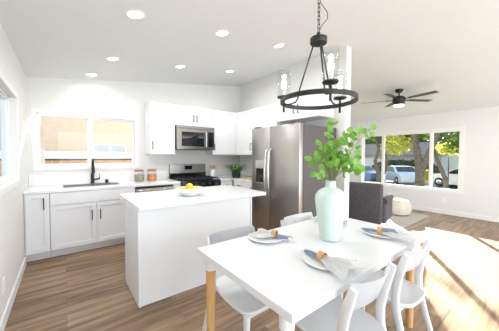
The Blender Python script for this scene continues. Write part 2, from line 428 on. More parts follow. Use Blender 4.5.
# narrow cabinet against the left wall
r = thing('base_cabinet', 'narrow white base cabinet against the left wall under the window', 'cabinet', (XL+.003, YF, 0))
w_ = .245; base_carcass(r, w_); d = shaker(r, .012, w_, .115, .872); bar_handle(d, w_-.056, .665, .815)
r = thing('base_cabinet', 'wide white sink cabinet with false drawer front over two doors', 'cabinet', (-.150, YF, 0))
w_ = 1.02; base_carcass(r, w_)
slab(r, 0, w_, .705, .872, name='drawer_front')
d = shaker(r, 0, w_/2, .115, .70); bar_handle(d, w_/2-.055, .455, .60)
d = shaker(r, w_/2, w_, .115, .70); bar_handle(d, w_/2+.045, .455, .60)
# dishwasher
r = thing('dishwasher', 'stainless dishwasher with bowed bar handle beside the sink cabinet', 'dishwasher', (.875, YF, 0))
MB().box(0, .60, 0, .57, .11, .872).build('body', 'dark', r)
MB().box(0, .60, .06, .08, 0, .11).build('toe_kick', 'dark', r)
dd = MB().box(.004, .596, -.025, 0, .12, .868, .004).build('door', 'steel', r)
MB().tube([(.03, -.03, .81), (.06, -.062, .81), (.2, -.072, .81), (.4, -.072, .81), (.54, -.062, .81), (.57, -.03, .81)], .011, 10).build('handle', 'steelh', dd, True)
MB().box(.004, .596, -.0262, -.025, .84, .866).build('control_strip', 'bglass', dd)
# filler cabinet between dishwasher and range
r = thing('base_cabinet', 'slim white filler cabinet between dishwasher and range', 'cabinet', (1.478, YF, 0))
base_carcass(r, .125); slab(r, 0, .125, .115, .872, name='front_panel')
# cabinet right of the range
r = thing('base_cabinet', 'white base cabinet with one drawer to the right of the range', 'cabinet', (2.392, YF, 0))
base_carcass(r, .30); d = slab(r, 0, .30, .705, .872); bar_handle(d, .79, .11, .19, horiz=True); shaker(r, 0, .30, .115, .70)
# right run along the kitchen wall, facing -x
r = thing('base_cabinet', 'white base cabinet with drawer beside the refrigerator', 'cabinet', (2.715, 3.985, 0), -PI/2)
base_carcass(r, .85); d = slab(r, .0, .42, .705, .872); bar_handle(d, .79, .16, .26, horiz=True)
d = slab(r, .42, .85, .705, .872); bar_handle(d, .79, .58, .68, horiz=True)
shaker(r, 0, .42, .115, .70); shaker(r, .42, .85, .115, .70)

# countertops
mb = MB().box(XL+.002, 1.607, 4.008, YB-.002, .876, .914, .003, 1)
ct = mb.build('countertop', 'quartz', label='white quartz countertop under the kitchen window with the sink', cat='countertop')
MB().box(XL+.002, 1.607, YB-.02, YB-.002, .9145, 1.07, .002, 1).build('backsplash', 'quartz', ct)
mb = MB().prism([(2.386, 4.008), (2.688, 4.008), (2.688, 3.13), (3.318, 3.13), (3.318, YB-.002), (2.386, YB-.002)], .876, .914)
ct2 = mb.build('countertop', 'quartz', label='white L-shaped quartz countertop in the corner right of the range', cat='countertop')
MB().box(2.386, 3.298, YB-.02, YB-.002, .9145, 1.07, .002, 1).box(3.30, 3.318, 3.13, YB-.021, .9145, 1.07, .002, 1).build('backsplash', 'quartz', ct2)

# sink: undermount basin rim
sk = MB(); x0, x1, y0, y1 = -.02, .70, 4.13, 4.53
sk.box(x0, x1, y0, y0+.012, .9142, .917).box(x0, x1, y1-.012, y1, .9142, .917).box(x0, x0+.012, y0+.012, y1-.012, .9142, .917).box(x1-.012, x1, y0+.012, y1-.012, .9142, .917)
sr = thing('sink', 'stainless sink set in the counter below the window', 'sink', (0, 0, 0))
sk.build('rim', 'steel', sr)
MB().box(x0+.012, x1-.012, y0+.012, y1-.012, .9142, .9150).build('basin', 'fside', sr)
MB().lathe([(0.0, .9152), (.04, .9152), (.04, .9158), (0, .9158)], c=(.34, 4.33, 0), n=20).build('drain', 'steelh', sr)
# faucet
fr_ = thing('kitchen_faucet', 'matte black pull-down faucet standing behind the sink', 'faucet', (.365, 4.585, .9145))
MB().lathe([(0, 0), (.03, 0), (.03, .012), (.024, .02), (.024, .15), (.019, .16), (0, .16)], n=20).build('base', 'black', fr_, True)
pts = [(0, 0, .15), (0, 0, .30)] + [(.09*0, -.075+.075*math.cos(a), .30+.085*math.sin(a)) for a in [i*PI/10 for i in range(1, 11)]] + [(0, -.152, .27)]
MB().tube(pts, .0135, 12).build('spout', 'black', fr_, True)
MB().tube([(0, -.152, .28), (0, -.155, .24), (0, -.158, .17)], [.016, .019, .021], 12).build('spray_head', 'black', fr_, True)
MB().tube([(.02, 0, .06), (.075, 0, .068), (.10, 0, .072)], .013, 10).tube([(.095, 0, .072), (.10, -.01, .12), (.085, -.02, .155)], [.006, .005, .004], 8).build('lever', 'black', fr_, True)
ag = MB().lathe([(0, 0), (.022, 0), (.022, .045), (.018, .052), (0, .052)], c=(.56, 4.56, .915), n=18)
ag.build('air_gap', 'black', None, True, label='small black air gap cap on the counter right of the faucet', cat='air gap')

# upper cabinets
YU = 4.314; ZU, ZT = 1.386, 2.295
r = thing('wall_cabinet', 'white single-door wall cabinet between window and microwave', 'cabinet', (1.185, YU, 0))
MB().box(0, .43, 0, YB-YU-.002, ZU, ZT).build('carcass', 'cab', r); d = shaker(r, 0, .43, ZU, ZT); bar_handle(d, .03, ZU+.085, ZU+.225)
r = thing('wall_cabinet', 'short white two-door wall cabinet above the microwave', 'cabinet', (1.618, YU, 0))
MB().box(0, .77, 0, YB-YU-.002, 1.925, ZT).build('carcass', 'cab', r)
d = shaker(r, 0, .385, 1.925, ZT); bar_handle(d, .35, 2.0, 2.135)
d = shaker(r, .385, .77, 1.925, ZT); bar_handle(d, .42, 2.0, 2.135)
r = thing('wall_cabinet', 'white wall cabinet right of the microwave, reaching the corner', 'cabinet', (2.391, YU, 0))
MB().box(0, .60, 0, YB-YU-.002, ZU, ZT).build('carcass', 'cab', r); d = shaker(r, 0, .595, ZU, ZT); bar_handle(d, .035, ZU+.085, ZU+.225)
XU = 2.992
r = thing('wall_cabinet', 'white wall cabinet on the side wall, next to the corner above the planter', 'cabinet', (XU, 4.312, 0), -PI/2)
MB().box(.0, .604, 0, XK-XU-.002, ZU, ZT).build('carcass', 'cab', r); d = shaker(r, .02, .604, ZU, ZT); bar_handle(d, .545, ZU+.085, ZU+.235)
r = thing('wall_cabinet', 'white wall cabinet just left of the refrigerator top', 'cabinet', (XU, 3.706, 0), -PI/2)
MB().box(0, .655, 0, XK-XU-.002, ZU, ZT).build('carcass', 'cab', r); shaker(r, 0, .655, ZU, ZT)
r = thing('wall_cabinet', 'short white two-door wall cabinet above the refrigerator', 'cabinet', (XU, 3.049, 0), -PI/2)
MB().box(0, .91, 0, XK-XU-.002, 1.96, ZT).build('carcass', 'cab', r)
d = shaker(r, 0, .455, 1.96, ZT); bar_handle(d, .41, 2.05, 2.19)
d = shaker(r, .455, .91, 1.96, ZT); bar_handle(d, .50, 2.05, 2.19)

# range
r = thing('gas_range', 'stainless gas range with black cast grates under the microwave', 'stove', (1.612, 3.975, 0))
W_ = .768
MB().box(0, W_, .02, .655, .06, .895).build('body', 'steel', r)
MB().box(.02, W_-.02, .05, .60, 0, .06).build('plinth', 'dark', r)
MB().box(0, W_, -.005, .58, .895, .918, .004, 1).build('cooktop', 'bglass', r)
bgd = MB().box(0, W_, .60, .655, .895, 1.20, .008).build('backguard', 'steel', r)
MB().box(.0, W_, .592, .602, .915, 1.02).build('vent_strip', 'bglass', bgd)
MB().box(.30, .46, .596, .601, 1.085, 1.165, .002, 1).build('display', 'bglass', bgd)
for i in range(3):
    g = MB(); gx0, gx1 = .02+i*.246, .02+i*.246+.236
    for yy in (.03, .19, .37, .55): g.box(gx0, gx1, yy-.007, yy+.007, .936, .955)
    for k in range(3): xx = gx0+.02+k*.098; g.box(xx-.007, xx+.007, .025, .56, .936, .955)
    for xx in (gx0+.008, gx1-.008):
        for yy in (.04, .54): g.box(xx-.007, xx+.007, yy-.007, yy+.007, .918, .937)
    g.build('grate', 'iron', r)
    for yy in ((.14, .44) if i != 1 else (.29,)):
        MB().lathe([(0, .918), (.05, .918), (.05, .925), (.032, .926), (.032, .934), (0, .934)], c=((gx0+gx1)/2, yy, 0), n=20).build('burner', 'iron', r)
MB().box(0, W_, -.03, .02, .80, .893, .004, 1).build('control_panel', 'bglass', r)
for k in range(5):
    kb = MB().lathe([(0, 0), (.021, 0), (.019, -.03), (0, -.03)], c=(.11+k*.137, -.03, .848), axis='y', n=18).build('knob', 'dark', r, True)
od = MB().box(.005, W_-.005, -.03, .02, .19, .79, .004, 1).build('oven_door', 'steel', r)
MB().box(.10, W_-.10, -.0315, -.03, .30, .62).build('oven_window', 'bglass', od)
MB().tube([(.05, -.03, .74), (.05, -.075, .74), (W_-.05, -.075, .74), (W_-.05, -.03, .74)], .011, 10).build('handle', 'steelh', od, True)
MB().box(.005, W_-.005, -.028, .02, .065, .18, .003, 1).build('drawer', 'steel', r)

# microwave
r = thing('microwave', 'stainless over-the-range microwave with black window', 'microwave', (1.62, 4.225, 0))
zb, zt_ = 1.475, 1.921; W_ = .766
MB().box(0, W_, .02, .415, zb, zt_, .003, 1).build('body', 'dark', r)
dr = MB().box(0, .60, -.018, .02, zb+.006, zt_-.055, .004, 1).build('door', 'steeld', r)
MB().box(.085, .535, -.0205, -.018, zb+.065, zt_-.115, .0008, 1).build('door_window', 'bglass', dr)
MB().tube([(.566, -.018, zt_-.10), (.566, -.052, zt_-.11), (.566, -.056, zb+.2), (.566, -.052, zb+.06), (.566, -.018, zb+.05)], .011, 10).build('handle', 'steelh', dr, True)
MB().box(0, W_, -.018, .02, zt_-.053, zt_, .003, 1).build('vent_grille', 'steeld', r)
cp_ = MB().box(.602, W_, -.018, .02, zb+.006, zt_-.055, .003, 1).build('control_panel', 'steeld', r)
MB().box(.622, .748, -.0205, -.018, zb+.06, zt_-.10).build('keypad', 'bglass', cp_)

# refrigerator, facing -x
r = thing('refrigerator', 'stainless side-by-side refrigerator with dispenser and bowed handles', 'refrigerator', (2.45, 3.087, 0), -PI/2)
Wf = 1.006; ZF = 1.805
MB().box(0, Wf, .085, .85, .02, ZF-.012, .004, 1).build('body', 'fside', r)
sd = .437
for a, b, nm in ((0, sd-.002, 'freezer_door'), (sd+.002, Wf, 'refrigerator_door')):
    t_ = MB().box(a, b, 0, .08, .09, ZF, .006, 2)
    d = t_.build(nm, 'steel', r, True)
    hx = b-.035 if a == 0 else a+.035
    MB().tube([(hx, 0, .74), (hx, -.04, .765), (hx, -.066, .92), (hx, -.075, 1.10), (hx, -.066, 1.29), (hx, -.04, 1.44), (hx, 0, 1.465)], [.014, .015, .016, .016, .016, .015, .014], 12).build('handle', 'steelh', d, True)
    if a == 0:
        MB().box(.10, .31, -.004, .01, .93, 1.30, .003, 1).build('dispenser', 'steelh', d)
        MB().box(.118, .292, -.006, -.0035, .955, 1.17).build('dispenser_recess', 'bglass', d, label='black recess of the water dispenser')
MB().box(.02, Wf-.02, .03, .09, .02, .085).build('bottom_grille', 'dark', r)
MB().box(.02, .12, .03, .14, ZF, ZF+.025, .004, 1).build('hinge_cover', 'fside', r)
MB().box(Wf-.12, Wf-.02, .03, .14, ZF, ZF+.025, .004, 1).build('hinge_cover', 'fside', r)

# ------------------------------------------------------------------ island
r = thing('kitchen_island', 'white kitchen island with quartz top and plain panelled sides', 'island', (0, 0, 0))
MB().box(.506, 1.992, 2.216, 3.119, .876, .914, .003, 1).build('island_top', 'quartz', r)
MB().box(.509, .529, 2.254, 2.845, 0, .875, .001, 1).build('end_panel', 'cab', r)
MB().box(1.775, 1.795, 2.254, 2.845, 0, .875, .001, 1).build('end_panel', 'cab', r)
MB().box(.53, 1.774, 2.262, 2.28, 0, .875).build('back_panel', 'cab', r)
cc = MB().box(.53, 1.774, 2.281, 2.905, .11, .875).box(.53, 1.774, 2.281, 2.83, 0, .11).build('carcass', 'cab', r)
for k in range(3):
    o = shaker(r, .53+k*.4147, .53+(k+1)*.4147, .115, .872, y=0)
    o.location = (0, 2.905, 0); o.data.transform(Matrix.Diagonal((1, -1, 1, 1))); o.data.flip_normals()

# things on the counters
def jar(loc, fill, label, h=.175):
    t = thing('glass_jar', label, 'jar', loc)
    MB().lathe([(.0, .002), (.074, .002), (.080, .014), (.080, h-.018), (.070, h), (.066, h), (.076, h-.02), (.076, .016), (.070, .006), (0, .006)], n=32).build('glass_body', 'cglass', t, True)
    MB().lathe([(0, .007), (.074, .007), (.0755, .02), (.0755, h*.66), (0, h*.70)], n=28).build('contents', fill, t, True)
    MB().lathe([(0, h+.001), (.074, h+.001), (.074, h+.030), (.070, h+.034), (0, h+.034)], n=32).build('lid', 'wood', t, True)
jar((1.02, 4.40, .9145), 'beans', 'round glass jar of pale beans with wooden lid, left of the pair')
jar((1.232, 4.40, .9145), 'pasta', 'round glass jar of orange lentils with wooden lid, right of the pair')
t = thing('utensil_crock', 'white crock on the counter right of the range', 'crock', (2.50, 4.50, .9145))
MB().lathe([(0, 0), (.062, 0), (.068, .01), (.068, .155), (.064, .16), (.060, .155), (.060, .02), (0, .02)], n=28).build('crock_body', 'china', t, True)
for k, (dx, dy, lean) in enumerate([(-.02, .0, -.05), (.0, .015, .0), (.02, 0, .05), (.005, -.02, .02)]):
    m_ = MB(); m_.tube([(dx*.5, dy*.5, .03), (dx+lean*.6, dy, .20)], .006, 8)
    m_.ball((dx+lean*.75, dy, .225), .026, (1, .35, 1.4))
    tt = thing('wooden_spoon', ['wooden utensil leaning left in the white crock', 'wooden utensil standing upright in the middle of the crock', 'wooden utensil leaning right in the white crock', 'wooden utensil at the front of the white crock'][k], 'spoon', (2.50, 4.50, .914), group='wooden utensils in the crock')
    m_.build('spoon_body', 'lwood', tt, True)
# fern in pot
t = thing('potted_fern', 'bushy green fern in a dark pot in the counter corner', 'plant', (2.82, 4.08, .9145))
MB().lathe([(0, 0), (.07, 0), (.085, .04), (.095, .09), (.092, .105), (.085, .10), (.082, .085), (0, .085)], n=24).build('pot', 'pot', t, True)
MB().lathe([(0, .084), (.08, .086), (0, .092)], n=16).build('soil', 'soil', t)
fb = MB(); rnd = random.Random(3)
for k in range(110):
    a = rnd.uniform(0, 2*PI); L = rnd.uniform(.16, .31); h = rnd.uniform(.05, .17)
    p0 = Vector((.03*math.cos(a), .03*math.sin(a), .09)); prev = p0
    for j in range(1, 8):
        s = j/7; p = Vector((math.cos(a)*(.03+L*s), math.sin(a)*(.03+L*s), .09+h*math.sin(s*2.3)*1.1))
        d = (p-prev).normalized(); sd_ = d.cross(Vector((0, 0, 1))).normalized()
        lw = .052*(1-s*.6)
        for sg in (-1, 1):
            q = prev + sd_*sg*lw + d*.008; vs = [fb.b.verts.new(c_) for c_ in (prev-d*.004, q, prev+d*.030)]; fb.b.faces.new(vs)
        prev = p
fb.build('fronds', 'fern', t)
MB().box(2.76, 3.02, 3.50, 3.86, .915, .932, .004, 1).build('cutting_board', 'lwood', label='pale wooden board lying on the counter beside the refrigerator', cat='cutting board')
# bowl with lemons
t = thing('serving_bowl', 'white round bowl of lemons standing on the island', 'bowl', (1.125, 2.545, .914))
MB().lathe([(0, 0), (.075, 0), (.08, .006), (.12, .03), (.150, .07), (.156, .086), (.151, .088), (.143, .07), (.112, .035), (.07, .014), (0, .012)], n=40).build('bowl_body', 'china', t, True)
rnd = random.Random(5)
lab = ['lemon on the left side of the white bowl', 'lemon at the front of the white bowl', 'lemon on the right side of the white bowl', 'lemon at the back of the white bowl', 'lemon on top of the pile in the white bowl']
for k, (dx, dy, dz) in enumerate([(-.072, .03, .062), (-.025, -.07, .062), (.068, -.01, .062), (.015, .075, .062), (-.006, -.002, .103)]):
    lm = MB().ball((0, 0, 0), .036, (1.25, 1, 1), 3)
    for v in lm.b.verts:
        if abs(v.co.x) > .032: v.co.x *= 1+(abs(v.co.x)-.032)*5
    o = lm.build('lemon', 'lemon', None, True, label=lab[k], cat='lemon', group='lemons in the bowl', loc=(1.125+dx, 2.545+dy, .914+dz), rot=(0, rnd.uniform(-.2, .2), rnd.uniform(0, 3)))

# ------------------------------------------------------------------ dining table
TX0, TX1, TY0, TY1, TZ = .687, 2.235, .609, 1.451, .75
r = thing('dining_table', 'white rectangular dining table with oak legs', 'table', ((TX0+TX1)/2, (TY0+TY1)/2, 0))
hx, hy = (TX1-TX0)/2, (TY1-TY0)/2
MB().box(-hx, hx, -hy, hy, TZ-.04, TZ, .003, 2).build('table_top', 'table', r)
for sx in (-1, 1):
    for sy in (-1, 1):
        lx, ly = sx*(hx-.060), sy*(hy-.085)
        lg = MB().lathe([(0, 0), (.026, 0), (.032, .62), (.032, .624), (0, .624)], c=(lx, ly, 0), n=20).build('leg', 'oak', r, True)
        MB().lathe([(0, .625), (.034, .625), (.035, .70), (.038, .709), (0, .709)], c=(lx, ly, 0), n=20).build('leg_cap', 'capw', lg, True)

# ------------------------------------------------------------------ dining chairs (front = +y)
def make_chair(label, loc, rz):
    t = thing('dining_chair', label, 'chair', loc, rz, 'white dining chairs around the table')
    # seat: rounded outline, slightly dished
    out = []
    for k in range(48):
        a = 2*PI*k/48; cs, sn = math.cos(a), math.sin(a); e = .62
        y = .245*math.copysign(abs(sn)**(.5 if sn < 0 else .34), sn); x = .207*math.copysign(abs(cs)**(.5 if sn < 0 else .34), cs)
        if y < 0: x *= 1 - .14*(-y/.245)
        y += .05
        out.append((x, y))
    mb = MB(); rows = []
    for s, z in ((.0, .437), (.5, .439), (.85, .447), (.97, .452), (1.0, .446), (.99, .436), (.95, .425), (.5, .420), (0, .419)):
        rows.append([mb.b.verts.new((x*s, .05+(y-.05)*s, z)) for x, y in out] if s > 0 else [mb.b.verts.new((0, 0, z))])
    for a, b in zip(rows[:-1], rows[1:]):
        n = 48
        for k in range(n):
            if len(a) == 1: mb.b.faces.new((a[0], b[k], b[(k+1) % n]))
            elif len(b) == 1: mb.b.faces.new((a[k], b[0], a[(k+1) % n]))
            else: mb.b.faces.new((a[k], b[k], b[(k+1) % n], a[(k+1) % n]))
    mb.build('seat', 'chair', t, True)
    # curved back band
    mb = MB()
    def band(u, v):
        a = (u-.5)*2; x = (.194 + .006*v)*a; yb = -.176 + .055*abs(a)**2.2
        z = .648 + v*.142; lean = -.048*v
        e = .010*abs(a)**2
        return Vector((x, yb + lean + .015, z + (e if v > .5 else -e)))
    mb.grid(band, 25, 8, thick=.014)
    mb.build('backrest', 'chair', t, True, angle=60)
    for s in (-1, 1):
        pts = [(.204*s, -.172, .779), (.205*s, -.154, .72), (.203*s, -.128, .63), (.200*s, -.112, .52), (.198*s, -.116, .43), (.203*s, -.160, .25), (.214*s, -.235, 0)]
        MB().sweep(pts, [(.018, .010), (.023, .012), (.025, .013), (.024, .014), (.023, .015), (.019, .013), (.013, .011)], side=(0, 1, 0)).build('rear_leg', 'chair', t, True, angle=50)
        pts = [(.178*s, .262, .432), (.184*s, .268, .25), (.192*s, .28, 0)]
        MB().sweep(pts, [(.022, .016), (.018, .014), (.013, .011)], side=(0, 1, 0)).build('front_leg', 'chair', t, True, angle=50)
    MB().box(-.16, .16, -.13, -.11, .395, .42, .004, 1).box(-.15, .15, .235, .255, .395, .42, .004, 1).build('seat_frame', 'chair', t)
    return t
ch = make_chair('white chair nearest the camera, tucked under the near long side of the table', (1.195, .700, 0), 0)
dup(ch, (1.795, .700, 0), 0, 'white chair on the near long side at the right corner of the table')
dup(ch, (1.005, 1.345, 0), PI, 'white chair at the far long side of the table facing the island end')
dup(ch, (1.77, 1.355, 0), PI, 'white chair at the far long side of the table in front of the refrigerator')

# ------------------------------------------------------------------ place settings
def setting(x, y, rz, lp, ln, off=(0, 0), second=False, L=.20):
    p = MB().lathe([(0, .0), (.078, .0), (.082, .004), (.130, .015), (.133, .018), (.129, .019), (.085, .009), (0, .006)], n=44)
    p.build('dinner_plate', 'china', None, True, label=lp, cat='plate', group='plates on the table', loc=(x, y, .7505))
    t = thing('napkin', ln, 'napkin', (x+off[0], y+off[1], .7505), rz, 'napkins on the plates')
    # gathered cloth through the ring: fans out on both sides
    def fan(L, w0, w1, h0, h1, seed, zb=.020, ang=0, flip=1, amp=1):
        rn = random.Random(seed); ph = rn.uniform(0, 6); R2 = Matrix.Rotation(ang, 3, 'Z')
        def f(u, v):
            wv = w0 + (w1-w0)*u**.8; q = (v-.5)*2
            fold = abs(math.cos(v*8*PI/2+ph))*.007*(.5+.5*u)*amp + abs(math.sin(v*5+u*5+ph))*.006*amp
            arch = (h0*(1-u)+h1*u)*(1-q*q)
            ragged = 1 + .10*math.sin(v*7+ph)*u
            return R2 @ Vector((flip*L*u*ragged, q*wv, zb + arch + fold))
        return f
    MB().grid(fan(L, .020, .105, .020, .012, 1), 18, 34, thick=.002).build('white_cloth', 'napw', t, True)
    MB().grid(fan(L*.8, .020, .055, .020, .016, 4, ang=.55), 14, 20, thick=.002).build('white_cloth', 'napw', t, True)
    MB().grid(fan(.125, .018, .030, .018, .010, 2, .020, flip=-1, amp=.6), 14, 18, thick=.002).build('blue_cloth', 'napb', t, True, label='blue grey end of the napkin')
    if second:
        MB().grid(fan(.10, .018, .050, .022, .014, 3, .040, ang=.35, amp=.5), 12, 18, thick=.002).build('blue_cloth', 'napb', t, True, label='blue grey flap of the napkin over the white cloth')
    MB().lathe([(.023, -.017), (.027, -.017), (.027, .017), (.023, .017)], c=(0, 0, .040), axis='x', n=24, closed=True).build('napkin_ring', 'ring', t, True, label='orange wooden ring around the napkin')
setting(1.175, 1.305, math.radians(112), 'white plate on the left end of the table nearest the island', 'white and blue napkin in a wooden ring, at the island end of the table', (.045, -.04), False, .155)
setting(1.185, .800, math.radians(-98), 'white plate on the table in front of the nearest chair', 'white and blue napkin in a wooden ring, nearest the camera', (-.025, .01))
setting(1.955, .825, math.radians(-80), 'white plate at the right corner of the table', 'white and blue napkin in a wooden ring, right of the mint vase', (-.03, 0), True)
setting(1.935, 1.26, math.radians(95), 'white plate mostly hidden behind the mint vase', 'white and blue napkin hidden behind the mint vase', (.03, 0), False, .16)

# ------------------------------------------------------------------ vase with branches
VX, VY = 1.545, 1.015
vs = thing('ceramic_vase', 'tall mint green ceramic vase on the dining table', 'vase', (VX, VY, .7505))
prof = [(0, 0), (.066, 0), (.073, .005), (.085, .08), (.098, .17), (.109, .25), (.113, .295), (.108, .325), (.088, .352), (.060, .368), (.042, .376), (.038, .384), (.036, .418), (.041, .424), (.037, .426), (.031, .418), (.030, .38), (.06, .355), (.09, .30), (.065, .02), (0, .015)]
prof = [(r_*0.98, z*1.02) for r_, z in prof]
MB().lathe(prof, n=48).build('vase_body', 'mint', vs, True)
br = thing('leafy_branches', 'bunch of leafy green branches in the mint vase', 'branches', (VX, VY, .7505+.03))
rnd = random.Random(11)
stems = MB(); leaves = MB()
def leaf(mb, c, nrm, upd, L, w):
    nrm = nrm.normalized(); a = (upd - nrm*upd.dot(nrm))
    if a.length < 1e-3: a = nrm.orthogonal()
    a.normalize(); b_ = nrm.cross(a); vs_ = []; cv = mb.b.verts.new(c + a*L*.5 - nrm*L*.06)
    for k in range(10):
        t_ = 2*PI*k/10; rr_ = 1 + (.18 if k == 0 else 0)
        vs_.append(mb.b.verts.new(c + a*(L*.5 + math.cos(t_)*L*.5*rr_) + b_*math.sin(t_)*w*.5 + nrm*.05*L*math.cos(2*t_)))
    for k in range(10): mb.b.faces.new((cv, vs_[k], vs_[(k+1) % 10]))
# branch tips relative to vase axis, in metres above the table top
tips = [((-.22, .09, .60), .9), ((-.20, .05, .50), .8), ((-.10, .06, .70), 1), ((.03, .03, .87), 1.0), ((-.03, -.02, .80), 1),
        ((.02, -.10, .72), 1), ((.14, -.12, .80), 1), ((.27, -.20, .80), 1), ((.34, -.27, .83), 1), ((.20, -.16, .64), 1), ((.17, -.20, .55), 1),
        ((.28, -.16, .52), 1), ((.10, .10, .68), 1), ((-.04, .13, .62), .9), ((.06, -.05, .62), 1), ((-.08, -.08, .58), 1), ((.20, .04, .72), 1)]
for (tx, ty, tz), _ in tips:
    tx *= .66; ty *= .66; tz = .45 + (tz-.45)*.95
    tip = Vector((tx, ty, tz-.03)); p0 = Vector((rnd.uniform(-.012, .012), rnd.uniform(-.012, .012), .02)); pm = Vector((tx*.04, ty*.04, .40))
    pts = []
    for j in range(9):
        s = j/8; pts.append(p0.lerp(pm, s) if j < 4 else None)
    pts = [p0, p0.lerp(pm, .5), pm]
    for j in range(1, 9):
        s = j/8; p = pm.lerp(tip, s); p.z += .04*math.sin(s*PI); pts.append(p)
    stems.tube(pts, [.0028]*3 + [.0026-.0002*j for j in range(8)], 6)
    for j in range(5, len(pts)):
        for sg in (0, 1):
            if rnd.random() < .22: continue
            d = (pts[j]-pts[j-1]).normalized()
            a = rnd.uniform(0, 2*PI); out = (d.orthogonal().normalized()); out.rotate(Matrix.Rotation(a, 3, d))
            L = rnd.uniform(.036, .056)
            n_ = Vector((rnd.uniform(-1, 1)-.5, rnd.uniform(-1, 1)-.6, rnd.uniform(-.2, 1)))
            stp = pts[j].lerp(pts[j-1], rnd.random()*.8)
            leaf(leaves, stp + out*.012, n_, (out*1.2 + d*.5), L, L*.86)
    leaf(leaves, tip, Vector((-.5, -.7, .4)), d, .055, .045)
stems.build('stems', 'stem', br, True)
leaves.build('foliage', 'leaf', br, True)

# ------------------------------------------------------------------ chandelier
CX, CY = 1.357, 1.0
CZ = ceil(CX)
r = thing('chandelier', 'black ring chandelier with glass cylinder candle lights hanging over the dining table', 'chandelier', (CX, CY, CZ))
def zc(z): return z-CZ
ZRING = 1.735; RR = .245
MB().lathe([(.0, -.028), (.062, -.028), (.066, -.02), (.066, 0.012), (0, 0.012)], n=28).build('canopy', 'black', r, True)
hub_z = 2.135
MB().lathe([(0, zc(hub_z)-.022), (.052, zc(hub_z)-.022), (.055, zc(hub_z)-.018), (.055, zc(hub_z)+.014), (.05, zc(hub_z)+.018), (.012, zc(hub_z)+.020), (.012, zc(hub_z)+.05), (0, zc(hub_z)+.05)], n=32).build('hub', 'black', r, True)
cn = MB(); z = hub_z+.05; k = 0
while z < CZ-.045:
    pts = []
    for j in range(13):
        a = 2*PI*j/12; u, v = .0085*math.cos(a), .018*math.sin(a)
        pts.append((u, 0, zc(z+.016)+v) if k % 2 == 0 else (0, u, zc(z+.016)+v))
    cn.tube(pts, .0022, 6, caps=False); z += .027; k += 1
cn.build('chain', 'black', r, True)
cpts = [(.004, 0, zc(hub_z+.06)), (.02, -.01, zc(hub_z+.10)), (.055, -.03, zc(hub_z+.15)), (.05, -.03, zc(hub_z+.19)), (.01, -.005, zc(hub_z+.25)), (-.012, 0, zc(hub_z+.33)), (-.005, 0, zc(hub_z+.42)), (.006, 0, zc(hub_z+.50)), (0, 0, -.03)]
MB().tube(cpts, .0025, 6).build('power_cord', 'black', r, True)
MB().lathe([(RR-.006, zc(ZRING)-.014), (RR+.005, zc(ZRING)-.014), (RR+.005, zc(ZRING)+.014), (RR-.006, zc(ZRING)+.014)], n=96, closed=True).build('ring', 'iron', r, True)
fa = math.pi/2 - TH  # camera heading as angle from +x
for i, rel in enumerate((142.5, 262.5, 22.5)):
    a = math.radians(rel) ; ca, sa = math.cos(a), math.sin(a)
for i, (px_, py_) in enumerate([(-.101, .233), (-.160, -.214), (.262, -.018)]):
    L_ = math.hypot(px_, py_); ca, sa = px_/L_, py_/L_
    R_ = RR - .004
    P = lambda rad, z: (ca*rad, sa*rad, zc(z))
    am = MB().tube([P(.032, hub_z-.02), P(.125, 1.83), P(.132, 1.79), P(.138, 1.765), P(.155, 1.742), P(.19, 1.732), P(R_, 1.733)], .0055, 8)
    am.build('arm', 'iron', r, True)
    lp = MB(); lp.tube([P(R_, 1.68), P(R_, 1.775)], .008, 10)
    lp.lathe([(0, zc(1.775)), (.020, zc(1.775)), (.046, zc(1.782)), (.048, zc(1.788)), (.044, zc(1.792)), (.014, zc(1.79)), (.014, zc(1.80)), (0, zc(1.80))], c=(ca*R_, sa*R_, 0), n=28)
    lo = lp.build('candle_cup', 'black', r, True)
    MB().lathe([(0, zc(1.80)), (.010, zc(1.80)), (.010, zc(1.845)), (0, zc(1.845))], c=(ca*R_, sa*R_, 0), n=16).build('candle_sleeve', 'candle', lo, True)
    MB().lathe([(0, zc(1.845)), (.009, zc(1.848)), (.016, zc(1.872)), (.015, zc(1.89)), (.007, zc(1.915)), (.001, zc(1.935)), (0, zc(1.936))], c=(ca*R_, sa*R_, 0), n=16).build('flame_bulb', 'flame', lo, True)
    MB().lathe([(.0435, zc(1.792)), (.045, zc(1.792)), (.045, zc(1.975)), (.0435, zc(1.975))], c=(ca*R_, sa*R_, 0), n=32, closed=True).build('glass_cylinder', 'cglass', lo, True)
    ld = bpy.data.lights.new('bulb_lamp', 'POINT'); ld.energy = BULB_POWER; ld.color = (1, .93, .84); ld.shadow_soft_size = .02
    lo2 = bpy.data.objects.new('bulb_lamp', ld); C.objects.link(lo2); lo2.parent = r; lo2.location = (ca*R_, sa*R_, zc(1.96))

